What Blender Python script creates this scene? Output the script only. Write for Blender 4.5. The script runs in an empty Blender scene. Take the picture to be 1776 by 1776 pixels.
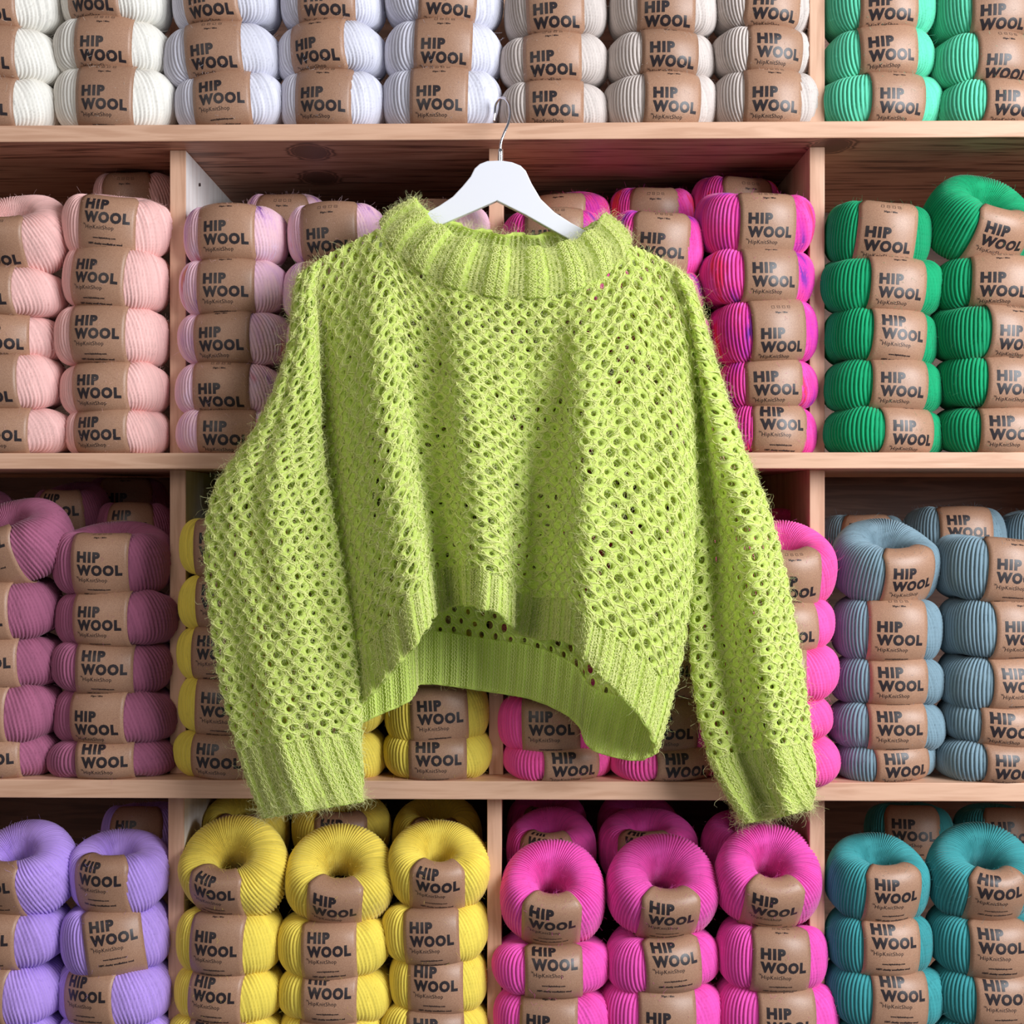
import bpy, bmesh, math, random
import numpy as np
random.seed(7)
rng = np.random.default_rng(7)
PI = math.pi
C = bpy.context.scene.collection
SC = bpy.context.scene

# ------------------------------------------------------------------ camera
F = 2400.0            # focal length in pixels of the 1776 px frame
D = 2.0               # distance to the front edge of the shelf boards
cam = bpy.data.cameras.new('camera'); camo = bpy.data.objects.new('camera', cam); C.objects.link(camo)
cam.sensor_width = 36; cam.lens = 36 * F / 1776
cam.clip_start = 0.05
YAW = math.radians(1.08)      # the photographer stood turned very slightly to the left
camo.location = (0, 0, 0); camo.rotation_euler = (PI/2, 0, YAW)
cam.shift_x = math.tan(YAW) * F / 1776
SC.camera = camo
# ------------------------------------------------------------------ world and lights
w = bpy.data.worlds.new('world'); SC.world = w; w.use_nodes = True
bg = w.node_tree.nodes['Background']
bg.inputs[0].default_value = (0.93, 0.95, 1.0, 1); bg.inputs[1].default_value = 0.13
def area(name, loc, target, sx, sy, power, col):
    l = bpy.data.lights.new(name, 'AREA'); l.shape = 'RECTANGLE'; l.size = sx; l.size_y = sy
    l.energy = power; l.color = col
    o = bpy.data.objects.new(name, l); C.objects.link(o); o.location = loc
    from mathutils import Vector
    o.rotation_euler = (Vector(target) - Vector(loc)).to_track_quat('-Z', 'Y').to_euler()
    return o
area('window_light', (2.4, 0.05, 0.9), (0.1, 2.0, -0.05), 1.5, 1.7, 138, (0.93, 0.965, 1.0))
area('room_light', (-1.7, -0.8, 1.1), (-0.1, 2.0, 0.0), 1.8, 1.4, 16, (1.0, 0.89, 0.80))
SC.view_settings.view_transform = 'Standard'; SC.view_settings.look = 'None'
SC.view_settings.gamma = 1.0; SC.view_settings.use_curve_mapping = False
SC.view_settings.exposure = 0.2

# ------------------------------------------------------------------ helpers
KY = 7.9e-6
def un(x, y):
    # photograph pixel -> pixel of an exactly frontal view
    dx = (x - 888); q = 1 + KY*dx
    return 888 + dx/q, 888 + (y - 888)/q
def px(x, y, d):
    x, y = un(x, y)
    return np.array([(x - 888) * d / F, d, (888 - y) * d / F])
def lin(r, g, b):
    f = lambda c: ((c/255 + 0.055)/1.055)**2.4 if c/255 > 0.04045 else c/255/12.92
    return (f(r), f(g), f(b), 1)
def mk(name, V, faces, mats=(), smooth=True, uv=None, fmat=None):
    V = np.asarray(V, dtype=np.float32).reshape(-1, 3)
    me = bpy.data.meshes.new(name)
    me.vertices.add(len(V)); me.vertices.foreach_set('co', V.ravel())
    idx = []; st = []; tot = 0
    for f in faces:
        f = np.asarray(f, dtype=np.int32)
        if f.size == 0: continue
        n = f.shape[1]
        idx.append(f.ravel()); st.append(tot + np.arange(len(f), dtype=np.int32) * n); tot += f.size
    idx = np.concatenate(idx); st = np.concatenate(st)
    me.loops.add(tot); me.loops.foreach_set('vertex_index', idx)
    me.polygons.add(len(st)); me.polygons.foreach_set('loop_start', st)
    if uv is not None:
        l = me.uv_layers.new(name='UVMap')
        l.data.foreach_set('uv', np.asarray(uv, dtype=np.float32)[idx].ravel())
    for m in mats: me.materials.append(m)
    if fmat is not None: me.polygons.foreach_set('material_index', np.asarray(fmat, dtype=np.int32))
    me.update(calc_edges=True)
    me.polygons.foreach_set('use_smooth', np.full(len(st), smooth))
    me.validate()
    return me
def link(name, data, parent=None):
    o = bpy.data.objects.new(name, data); C.objects.link(o)
    if parent is not None: o.parent = parent
    return o
def thing(name, label, cat, loc=(0, 0, 0), group=None):
    o = bpy.data.objects.new(name, None); C.objects.link(o); o.location = loc
    o.empty_display_size = 0.02
    o['label'] = label; o['category'] = cat
    if group: o['group'] = group
    return o
def grid_faces(nu, nv, closed_u=False, off=0):
    """verts index = j*nu + i ; i along u (0..nu-1), j along v"""
    iu = np.arange(nu if closed_u else nu - 1); jv = np.arange(nv - 1)
    I, J = np.meshgrid(iu, jv); I = I.ravel(); J = J.ravel(); I2 = (I + 1) % nu
    return np.stack([J*nu + I, J*nu + I2, (J+1)*nu + I2, (J+1)*nu + I], 1) + off
def box(name, x0, x1, y0, y1, z0, z1, mats, parent, bev=0.0015, fm=None):
    bm = bmesh.new()
    r = bmesh.ops.create_cube(bm, size=1.0)
    for v in bm.verts:
        v.co.x = (x0 + x1)/2 + v.co.x*(x1 - x0); v.co.y = (y0 + y1)/2 + v.co.y*(y1 - y0); v.co.z = (z0 + z1)/2 + v.co.z*(z1 - z0)
    bmesh.ops.recalc_face_normals(bm, faces=bm.faces)
    if fm:
        for f in bm.faces: f.material_index = fm(f.normal)
    bmesh.ops.bevel(bm, geom=bm.edges[:], offset=bev, segments=2, affect='EDGES', profile=0.5)
    me = bpy.data.meshes.new(name); bm.to_mesh(me); bm.free()
    for m in mats: me.materials.append(m)
    return link(name, me, parent)
def tubes(P, r, sides=5, closed=False):
    """P: (n paths, m points, 3) -> verts, quads"""
    n, m, _ = P.shape
    if closed: T = np.roll(P, -1, 1) - np.roll(P, 1, 1)
    else: T = np.gradient(P, axis=1)
    T /= np.linalg.norm(T, axis=2, keepdims=True) + 1e-12
    up = np.zeros_like(T); up[..., 1] = 1
    bad = np.abs(T[..., 1]) > 0.95; up[bad] = (1, 0, 0)
    A = np.cross(T, up); A /= np.linalg.norm(A, axis=2, keepdims=True) + 1e-12
    B = np.cross(T, A)
    r = np.broadcast_to(np.asarray(r, dtype=float), (n, m))
    a = np.arange(sides) * 2*PI/sides
    V = P[:, :, None, :] + r[:, :, None, None] * (A[:, :, None, :]*np.cos(a)[None, None, :, None] + B[:, :, None, :]*np.sin(a)[None, None, :, None])
    base = grid_faces(sides, m, True)
    if closed:
        k = np.arange(sides); k2 = (k+1) % sides
        base = np.concatenate([base, np.stack([(m-1)*sides + k, (m-1)*sides + k2, k2, k], 1)])
    Fc = (base[None] + (np.arange(n) * m * sides)[:, None, None]).reshape(-1, 4)
    return V.reshape(-1, 3), Fc

# ------------------------------------------------------------------ materials
def nodes(name):
    m = bpy.data.materials.new(name); m.use_nodes = True
    nt = m.node_tree; return m, nt, nt.nodes['Principled BSDF']
def wood(name, light, dark, rough=0.55, knots=(), along='X', scale=1.0):
    m, nt, b = nodes(name); N = nt.nodes; L = nt.links
    tc = N.new('ShaderNodeTexCoord'); mp = N.new('ShaderNodeMapping'); L.new(tc.outputs['Object'], mp.inputs[0])
    mp.inputs['Scale'].default_value = {'X': (1.2, 16, 16), 'Z': (16, 16, 1.2)}[along]
    n1 = N.new('ShaderNodeTexNoise'); n1.inputs['Scale'].default_value = 3.0*scale; n1.inputs['Detail'].default_value = 6; n1.inputs['Distortion'].default_value = 0.6
    L.new(mp.outputs[0], n1.inputs['Vector'])
    n2 = N.new('ShaderNodeTexNoise'); n2.inputs['Scale'].default_value = 16*scale; n2.inputs['Detail'].default_value = 4
    L.new(mp.outputs[0], n2.inputs['Vector'])
    wv = N.new('ShaderNodeMath'); wv.operation = 'MULTIPLY_ADD'; wv.inputs[1].default_value = 22
    L.new(n1.outputs[0], wv.inputs[0])
    last = None
    for (kx, ky, kz) in knots:
        vs = N.new('ShaderNodeVectorMath'); vs.operation = 'SUBTRACT'; L.new(tc.outputs['Object'], vs.inputs[0]); vs.inputs[1].default_value = (kx, ky, kz)
        sc = N.new('ShaderNodeVectorMath'); sc.operation = 'MULTIPLY'; L.new(vs.outputs[0], sc.inputs[0]); sc.inputs[1].default_value = (58, 42, 0)
        ln = N.new('ShaderNodeVectorMath'); ln.operation = 'LENGTH'; L.new(sc.outputs[0], ln.inputs[0])
        e = N.new('ShaderNodeMapRange'); L.new(ln.outputs['Value'], e.inputs[0]); e.inputs[1].default_value = 0.2; e.inputs[2].default_value = 2.6; e.inputs[3].default_value = 1; e.inputs[4].default_value = 0
        e.interpolation_type = 'SMOOTHERSTEP'
        if last is None: last = e.outputs[0]
        else:
            ad = N.new('ShaderNodeMath'); ad.operation = 'MAXIMUM'; L.new(last, ad.inputs[0]); L.new(e.outputs[0], ad.inputs[1]); last = ad.outputs[0]
    if last is not None:
        km = N.new('ShaderNodeMath'); km.operation = 'MULTIPLY'; L.new(last, km.inputs[0]); km.inputs[1].default_value = 26
        L.new(km.outputs[0], wv.inputs[2])
    sn = N.new('ShaderNodeMath'); sn.operation = 'SINE'; L.new(wv.outputs[0], sn.inputs[0])
    mr = N.new('ShaderNodeMapRange'); L.new(sn.outputs[0], mr.inputs[0]); mr.inputs[1].default_value = -1; mr.inputs[2].default_value = 1
    mr.inputs[3].default_value = 0.0; mr.inputs[4].default_value = 0.7
    ad = N.new('ShaderNodeMath'); ad.operation = 'MULTIPLY_ADD'; L.new(n2.outputs[0], ad.inputs[0]); ad.inputs[1].default_value = 0.55; L.new(mr.outputs[0], ad.inputs[2])
    if last is not None:
        a3 = N.new('ShaderNodeMath'); a3.operation = 'MULTIPLY_ADD'; L.new(last, a3.inputs[0]); a3.inputs[1].default_value = 1.3; L.new(ad.outputs[0], a3.inputs[2]); out = a3.outputs[0]
    else: out = ad.outputs[0]
    cr = N.new('ShaderNodeValToRGB'); L.new(out, cr.inputs[0])
    cr.color_ramp.elements[0].position = 0.15; cr.color_ramp.elements[0].color = light
    cr.color_ramp.elements[1].position = 1.0; cr.color_ramp.elements[1].color = dark
    if last is not None:
        e = cr.color_ramp.elements.new(0.99); e.color = dark
        cr.color_ramp.elements[1].position = 0.8
        cr.color_ramp.elements[2].color = tuple(c*0.45 for c in dark[:3]) + (1,)
        cr.color_ramp.elements[2].position = 1.0
    L.new(cr.outputs[0], b.inputs['Base Color']); b.inputs['Roughness'].default_value = rough
    bp = N.new('ShaderNodeBump'); bp.inputs['Strength'].default_value = 0.12; bp.inputs['Distance'].default_value = 0.001
    L.new(n2.outputs[0], bp.inputs['Height']); L.new(bp.outputs[0], b.inputs['Normal'])
    return m
WCOL = {}
def yarn_mat(name, cols, streak=0.0, fuzz=0.35, own=False):
    """cols: list of (position, colour) along the strand noise"""
    m, nt, b = nodes(name); N = nt.nodes; L = nt.links
    uv = N.new('ShaderNodeUVMap'); oi = N.new('ShaderNodeObjectInfo')
    mp = N.new('ShaderNodeMapping'); L.new(uv.outputs[0], mp.inputs[0])
    mp.inputs['Scale'].default_value = (16.0 if streak else 86.0, 2.6 if streak else 1.6, 1)
    cx = N.new('ShaderNodeCombineXYZ')
    mm = N.new('ShaderNodeMath'); mm.operation = 'MULTIPLY'; mm.inputs[1].default_value = 31.7; L.new(oi.outputs['Random'], mm.inputs[0])
    L.new(mm.outputs[0], cx.inputs[0]); L.new(mm.outputs[0], cx.inputs[1]); L.new(cx.outputs[0], mp.inputs['Location'])
    n = N.new('ShaderNodeTexNoise'); n.inputs['Scale'].default_value = 1.0; n.inputs['Detail'].default_value = 2.0
    L.new(mp.outputs[0], n.inputs['Vector'])
    cr = N.new('ShaderNodeValToRGB'); L.new(n.outputs[0], cr.inputs[0])
    el = cr.color_ramp.elements
    el[0].position, el[0].color = cols[0]; el[1].position, el[1].color = cols[-1]
    for p, c in cols[1:-1]:
        e = el.new(p); e.color = c
    hs = N.new('ShaderNodeHueSaturation')
    if own:
        mu = N.new('ShaderNodeMix'); mu.data_type = 'RGBA'; mu.blend_type = 'MULTIPLY'; mu.inputs[0].default_value = 1.0
        L.new(oi.outputs['Color'], mu.inputs[6]); L.new(cr.outputs[0], mu.inputs[7]); L.new(mu.outputs[2], hs.inputs['Color'])
    else: L.new(cr.outputs[0], hs.inputs['Color'])
    mr = N.new('ShaderNodeMapRange'); L.new(oi.outputs['Random'], mr.inputs[0]); mr.inputs[3].default_value = 0.93; mr.inputs[4].default_value = 1.06
    L.new(mr.outputs[0], hs.inputs['Value'])
    L.new(hs.outputs[0], b.inputs['Base Color'])
    b.inputs['Roughness'].default_value = 0.8
    b.inputs['Specular IOR Level'].default_value = 0.25
    b.inputs['Sheen Weight'].default_value = fuzz; b.inputs['Sheen Roughness'].default_value = 0.4
    tc = N.new('ShaderNodeTexCoord')
    m2 = N.new('ShaderNodeMapping'); L.new(uv.outputs[0], m2.inputs[0]); m2.inputs['Scale'].default_value = (700, 24, 1); m2.inputs['Rotation'].default_value = (0, 0, 0.0)
    n2 = N.new('ShaderNodeTexNoise'); n2.inputs['Scale'].default_value = 1; n2.inputs['Detail'].default_value = 3; L.new(m2.outputs[0], n2.inputs['Vector'])
    bp = N.new('ShaderNodeBump'); bp.inputs['Strength'].default_value = 0.45; bp.inputs['Distance'].default_value = 0.0006
    L.new(n2.outputs[0], bp.inputs['Height']); L.new(bp.outputs[0], b.inputs['Normal'])
    return m
WOOL = yarn_mat('wool', [(0.3, (0.80, 0.80, 0.80, 1)), (0.5, (0.97, 0.97, 0.97, 1)), (0.7, (1.08, 1.08, 1.08, 1))], own=True)
def solid(name, rgb, j=0.10, **k):
    return lin(*rgb)
YM = {
 'white': solid('white_wool', (238, 234, 226), 0.03),
 'lilac': solid('pale_lilac_grey_wool', (214, 213, 226), 0.03),
 'beige': solid('beige_wool', (206, 194, 188), 0.05),
 'mint': solid('mint_wool', (96, 208, 170), 0.07),
 'pink': solid('blush_pink_wool', (240, 190, 185), 0.05),
 'emerald': solid('emerald_wool', (0, 150, 98), 0.1),
 'mauve': solid('mauve_wool', (164, 94, 124), 0.1),
 'yellow': solid('yellow_wool', (236, 212, 88), 0.06),
 'hot': solid('hot_pink_wool', (248, 88, 170), 0.08),
 'orchid': solid('orchid_pink_wool', (238, 84, 182), 0.09),
 'lavender': solid('lavender_wool', (186, 152, 232), 0.06),
 'slate': lin(120, 145, 158),
 'teal': lin(58, 146, 150),
 'speckpink': yarn_mat('speckled_pale_pink_wool', [(0.30, lin(150, 96, 168)), (0.36, lin(222, 176, 206)), (0.5, lin(238, 194, 204)), (0.62, lin(236, 200, 222)), (0.68, lin(222, 140, 158)), (0.75, lin(226, 160, 110))], streak=1),
 'speckmag': yarn_mat('speckled_magenta_wool', [(0.30, lin(92, 44, 150)), (0.38, lin(196, 50, 160)), (0.5, lin(228, 64, 152)), (0.6, lin(232, 84, 180)), (0.66, lin(232, 50, 110)), (0.74, lin(240, 90, 60))], streak=1),
}
def kraft():
    m, nt, b = nodes('kraft_paper'); N = nt.nodes; L = nt.links
    tc = N.new('ShaderNodeTexCoord'); n = N.new('ShaderNodeTexNoise'); n.inputs['Scale'].default_value = 900; n.inputs['Detail'].default_value = 3
    L.new(tc.outputs['Object'], n.inputs['Vector'])
    cr = N.new('ShaderNodeValToRGB'); L.new(n.outputs[0], cr.inputs[0])
    cr.color_ramp.elements[0].position = 0.3; cr.color_ramp.elements[0].color = lin(150, 110, 87)
    cr.color_ramp.elements[1].position = 0.72; cr.color_ramp.elements[1].color = lin(181, 140, 113)
    oi = N.new('ShaderNodeObjectInfo'); hs = N.new('ShaderNodeHueSaturation'); L.new(cr.outputs[0], hs.inputs['Color'])
    mr = N.new('ShaderNodeMapRange'); L.new(oi.outputs['Random'], mr.inputs[0]); mr.inputs[3].default_value = 0.86; mr.inputs[4].default_value = 1.06
    L.new(mr.outputs[0], hs.inputs['Value']); L.new(hs.outputs[0], b.inputs['Base Color'])
    b.inputs['Roughness'].default_value = 0.47; b.inputs['Specular IOR Level'].default_value = 0.55
    n3 = N.new('ShaderNodeTexNoise'); n3.inputs['Scale'].default_value = 25; L.new(tc.outputs['Object'], n3.inputs['Vector'])
    bp = N.new('ShaderNodeBump'); bp.inputs['Strength'].default_value = 0.25; bp.inputs['Distance'].default_value = 0.002
    L.new(n3.outputs[0], bp.inputs['Height']); L.new(bp.outputs[0], b.inputs['Normal'])
    return m
KRAFT = kraft()
INK, _nt, _b = nodes('black_ink'); _b.inputs['Base Color'].default_value = lin(38, 30, 34); _b.inputs['Roughness'].default_value = 0.42
WOOD = wood('pine_edge', lin(220, 176, 148), lin(200, 154, 126))
WOODZ = wood('pine_post', lin(220, 176, 148), lin(198, 152, 124), along='Z')
WOODLIT = wood('pine_lit_side', lin(236, 230, 228), lin(222, 212, 208), along='Z')  # same wood as the posts, window light on the side painted into its colour
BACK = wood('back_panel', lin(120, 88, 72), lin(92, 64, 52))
def simple(name, rgb, rough, metal=0.0, coat=0.0):
    m, nt, b = nodes(name); b.inputs['Base Color'].default_value = lin(*rgb); b.inputs['Roughness'].default_value = rough
    b.inputs['Metallic'].default_value = metal; b.inputs['Coat Weight'].default_value = coat
    n = nt.nodes.new('ShaderNodeTexNoise'); n.inputs['Scale'].default_value = 60
    bp = nt.nodes.new('ShaderNodeBump'); bp.inputs['Strength'].default_value = 0.04; bp.inputs['Distance'].default_value = 0.001
    nt.links.new(n.outputs[0], bp.inputs['Height']); nt.links.new(bp.outputs[0], b.inputs['Normal'])
    return m
WHITE = simple('white_lacquer', (232, 232, 240), 0.35, 0, 0.2)
CHROME = simple('chrome', (225, 225, 232), 0.12, 1.0)
SCREW = simple('dark_hole', (40, 32, 30), 0.8)

# ------------------------------------------------------------------ shelving unit
def zf(y, d=D): return (888 - y) * d / F
def xf(x, d=D): return (x - 888) * d / F
BT = {1: (213, 242), 2: (785, 813), 3: (1355, 1387), 4: (1836, 1866)}      # board front edge, top and bottom rows in the photograph
DEPTH = 0.50
REC = 0.05
shelf = thing('shelving_unit', 'tall pale wooden cubby shelving unit filled with stacked balls of yarn', 'shelving', (0, D, zf(1866)))
SH = -np.array(shelf.location)
def sbox(name, x0, x1, y0, y1, z0, z1, mats, **k):
    return box(name, x0, x1, y0 - D, y1 - D, z0 - zf(1866), z1 - zf(1866), mats, shelf, **k)
XL, XR = xf(-420), xf(2200)
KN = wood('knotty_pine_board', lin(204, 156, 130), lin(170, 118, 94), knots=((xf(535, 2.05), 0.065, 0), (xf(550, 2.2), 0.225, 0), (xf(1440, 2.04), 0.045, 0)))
for k, (a, b_) in BT.items():
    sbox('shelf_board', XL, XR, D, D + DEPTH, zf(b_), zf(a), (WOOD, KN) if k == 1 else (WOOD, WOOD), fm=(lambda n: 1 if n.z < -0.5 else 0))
TOPZ = zf(-360)
sbox('shelf_board', XL, XR, D, D + DEPTH, TOPZ, TOPZ + 0.024, (WOOD,))
sbox('back_panel', XL, XR, D + DEPTH, D + DEPTH + 0.012, zf(1866), TOPZ + 0.024, (BACK,))
posts = [(292, 320), (848, 873), (1402, 1428)]
rows = [(TOPZ, zf(BT[1][0]), 0), (zf(BT[1][1]), zf(BT[2][0]), 1), (zf(BT[2][1]), zf(BT[3][0]), 2), (zf(BT[3][1]), zf(BT[4][0]), 3)]
SHIFT = {0: (0, 18, 0), 1: (0, 0, 0), 2: (0, 0, 0), 3: (-3, -3, 0)}
for (zt, zb, r) in rows:
    for i, (a, b_) in enumerate(posts):
        rec = REC
        if r == 0: rec = 0.15 if i < 2 else 0.03
        d = D + rec; s = SHIFT[r][i]
        sbox('divider', xf(a + s, d), xf(b_ + s, d), d, D + DEPTH, zb, zt, (WOODZ, WOODLIT), bev=0.001, fm=(lambda n: 1 if n.x > 0.5 and i == 0 else 0))
    for x0, x1 in ((XL, XL + 0.024), (XR - 0.024, XR)):
        sbox('side_panel', x0, x1, D + REC, D + DEPTH, zb, zt, (WOODZ,))
# small screw hole in the left divider's side with daylight painted in
sc_ = bmesh.new(); bmesh.ops.create_cone(sc_, cap_ends=True, segments=16, radius1=0.0028, radius2=0.0028, depth=0.001)
me = bpy.data.meshes.new('screw'); sc_.to_mesh(me); sc_.free(); me.materials.append(SCREW)
so = link('screw', me, shelf); so.rotation_euler = (0, PI/2, 0); so.location = (xf(322, D + REC) + 0.0003, 0.135, zf(318, D + 0.135) - zf(1866))

# ------------------------------------------------------------------ yarn balls
A0, B0 = 0.078, 0.068
def spow(x, p): return np.sign(x) * np.abs(x)**p
def bsurf(phi, psi, a, b, h):
    """base ring surface: phi round the vertical axis (-90deg = front), psi round the ring section (0 = outside, 90 = top)"""
    k = 0.27
    c = spow(np.cos(psi), 0.86); s = spow(np.sin(psi), 0.84)
    ra = a*(1 + k)/2 + a*(1 - k)/2*c; rb = b*(1 + k)/2 + b*(1 - k)/2*c
    return np.stack([ra*np.cos(phi), rb*np.sin(phi), h/2*s], -1)
def bnorm(phi, psi, a, b, h):
    e = 1e-3
    du = bsurf(phi + e, psi, a, b, h) - bsurf(phi - e, psi, a, b, h)
    dv = bsurf(phi, psi + e, a, b, h) - bsurf(phi, psi - e, a, b, h)
    n = np.cross(du, dv); return n / (np.linalg.norm(n, axis=-1, keepdims=True) + 1e-12)
def yarn_mesh(h, seed):
    r = np.random.default_rng(seed)
    N = 86; nu, nv = N*8, 56
    ph = np.arange(nu) * 2*PI/nu - PI; ps = np.arange(nv) * 2*PI/nv - PI
    PH, PS = np.meshgrid(ph, ps)
    P = bsurf(PH, PS, A0, B0, h); Nn = bnorm(PH, PS, A0, B0, h)
    R = 0.45 + 0.55*np.cos(PS)*0.5 + 0.1
    dphi = np.angle(np.exp(1j*(PH + PI/2)))
    front = np.exp(-(dphi/(0.66 + 0.22*np.clip(1 - np.cos(PS), 0, 1)))**8)
    def nz(f1, f2, amp=1.0):
        a = r.uniform(0, 2*PI, 4)
        return amp*(np.sin(f1*PH + np.sin(PS + a[0]) + a[1]) * 0.6 + np.sin(f2*PS + a[2] + 1.3*np.sin(PH*2 + a[3]))*0.4)
    def strand(phase):
        f = phase/(2*PI) % 1.0
        return np.clip(1 - (2*f - 1)**2, 0, 1)**0.75
    wob = 1.2*nz(3, 2)
    sgn = 1 if seed % 2 else -1
    lay = []
    # slanted windings on the right, near vertical windings on the left, crossing bundles between
    ksets = [(N, 1.0, -0.0002 + 0.0016*np.cos(dphi + PI/2 + 0.3)), (N, 9.5, 0.0002 + 0.0022*np.cos(dphi - PI/2 - 0.2)), (N - 4, -6.0, -0.0018 + nz(2, 1, 0.0026)), (N + 3, 13.0, -0.0024 + nz(3, 2, 0.0026))]
    hh = None
    for q, (n_, k_, off) in enumerate(ksets):
        pz = np.sin(PS)*k_ if q > 1 else PS*0 + k_*np.sin(PS)*1.2 + 0.9*k_*0.3*np.sin(2*PS)
        hs = 0.0036*strand(n_*PH + pz + wob + q) + off
        if hh is None: hh = hs; ID = n_*PH/N + q*0.37 + pz/N
        else:
            mk_ = hs > hh
            ID = np.where(mk_, n_*PH/N + q*0.37 + pz/N, ID); hh = np.where(mk_, hs, hh)
    amp = np.clip(0.35 + 0.65*(np.cos(PS)*0.5 + 0.5)*1.25, 0.2, 1.0)
    low = nz(2, 1, 0.0022)*(1 - front) + 0.0022*(1 - front)*np.exp(-((np.abs(dphi) - 1.1)/0.25)**2) - 0.0022*front
    disp = hh*amp*(1 - 0.5*front) + low*np.clip(np.cos(PS) + 0.6, 0, 1)
    P = P + Nn*disp[..., None]
    droop = r.uniform(0.10, 0.20, 2)
    P[..., 2] *= 1 - np.where(np.cos(PH) > 0, droop[0], droop[1])*np.abs(np.cos(PH))**3
    P[..., 2] += 0.0022*np.sin(PH*2 + r.uniform(0, 6)) * (1 - front)
    P[..., 0] *= 1 + 0.035*np.sin(PS*1.0 + r.uniform(0, 6)) * np.abs(np.cos(PH))
    uv = np.stack([ID/(2*PI)*1.0 + 3, PS/(2*PI)], -1).reshape(-1, 2)
    Fq = grid_faces(nu, nv, True)
    k = np.arange(nu); k2 = (k + 1) % nu
    Fq = np.concatenate([Fq, np.stack([(nv-1)*nu + k, (nv-1)*nu + k2, k2, k], 1)])
    V = P.reshape(-1, 3)
    # a few fine stray fibres
    nf = 700
    jj = r.integers(0, nv, nf); ii = r.integers(0, nu, nf)
    nn = Nn[jj, ii]; p0 = P[jj, ii]
    dr = r.normal(size=(nf, 3)); dr = dr - nn*(dr*nn).sum(1, keepdims=True)*0.6; dr /= np.linalg.norm(dr, axis=1, keepdims=True)
    t = np.linspace(0, 1, 4)[None, :, None]
    Lf = r.uniform(0.003, 0.008, (nf, 1, 1))
    cur = r.normal(size=(nf, 1, 3))*0.35
    pp = p0[:, None] + nn[:, None]*Lf*0.35*t + dr[:, None]*Lf*t + cur*Lf*t*t
    v2, f2 = tubes(pp, 0.00011, 3)
    uv = np.concatenate([uv, np.full((len(v2), 2), 0.3)])
    me = mk('yarn', np.concatenate([V, v2]), [Fq, f2 + len(V)], uv=uv)
    me.materials.append(WOOL)
    return me
# printed lettering as flat templates ---------------------------------------
def text2d(body, size, offset=0.0, sx=1.0, step=0.003, space=1.0):
    cu = bpy.data.curves.new('t', 'FONT'); cu.body = body; cu.size = size; cu.offset = offset; cu.resolution_u = 3; cu.space_character = space
    o = bpy.data.objects.new('t', cu); C.objects.link(o)
    me = bpy.data.meshes.new_from_object(o.evaluated_get(bpy.context.evaluated_depsgraph_get()))
    bm = bmesh.new(); bm.from_mesh(me)
    bpy.data.objects.remove(o); bpy.data.meshes.remove(me)
    bmesh.ops.remove_doubles(bm, verts=bm.verts, dist=1e-6)
    for v in bm.verts: v.co.x *= sx; v.co.z = 0
    ys = [v.co.y for v in bm.verts]; xs = [v.co.x for v in bm.verts]
    for ax, lo, hi in ((1, min(ys), max(ys)), (0, min(xs), max(xs))):
        q = lo + step
        while q < hi:
            co = (q, 0, 0) if ax == 0 else (0, q, 0); no = (1, 0, 0) if ax == 0 else (0, 1, 0)
            bmesh.ops.bisect_plane(bm, geom=bm.verts[:] + bm.edges[:] + bm.faces[:], plane_co=co, plane_no=no)
            q += step
    bmesh.ops.triangulate(bm, faces=bm.faces[:])
    bm.verts.ensure_lookup_table()
    V = np.array([[v.co.x, v.co.y] for v in bm.verts]); Fc = np.array([[v.index for v in f.verts] for f in bm.faces]); bm.free()
    V[:, 0] -= V[:, 0].min()
    return V, Fc
TXT = []
def add_txt(body, size, x, y, width, **k):
    V, Fc = text2d(body, size, **k)
    s = width / V[:, 0].max(); V = V.copy(); V[:, 0] = V[:, 0]*s + x; V[:, 1] += y
    TXT.append((V, Fc))
# origin = left edge of the lettering, middle between the two big lines; metres
add_txt('HIP', 0.0192, -0.0300, 0.0026, 0.0330, offset=0.0012, space=1.2)
add_txt('WOOL', 0.0192, -0.0305, -0.0162, 0.0630, offset=0.0012, space=1.2)
add_txt('\u2122', 0.006, -0.0318, -0.0235, 0.0032, step=0.01)
add_txt('HipKnitShop', 0.0080, -0.0280, -0.0265, 0.0400, step=0.006, space=1.1)
add_txt('www.hipknitshop.com', 0.0036, -0.0170, -0.0395, 0.0320, offset=0.00012, step=0.012)
add_txt('100% chunky woolfashion wool', 0.0040, -0.0235, -0.0480, 0.0470, offset=0.00018, step=0.012)
add_txt('50gm / 80m', 0.0036, -0.0090, 0.0375, 0.0180, offset=0.0001, step=0.012)
def rects(L):
    V = []; Fc = []
    for (x0, y0, x1, y1) in L:
        k = len(V); V += [(x0, y0), (x1, y0), (x1, y1), (x0, y1)]; Fc += [(k, k+1, k+2), (k, k+2, k+3)]
    return np.array(V), np.array(Fc)
ic = []
for q in range(4):   # row of little care marks
    x = -0.0130 + q*0.0078; t = 0.0004
    ic += [(x, 0.045, x + 0.0042, 0.045 + t), (x, 0.0487, x + 0.0042, 0.0487 + t), (x, 0.045, x + t, 0.049), (x + 0.0038, 0.045, x + 0.0042, 0.049)]
    if q % 2: ic.append((x + 0.001, 0.0468, x + 0.0032, 0.0472))
TXT.append(rects(ic))
def joined(L):
    o_ = 0; TF = []
    for v, f in L: TF.append(f + o_); o_ += len(v)
    return np.concatenate([v for v, f in L]), np.concatenate(TF)
MV, MF = joined(TXT[-2:]); TV, TF = joined(TXT[:-2])

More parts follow.
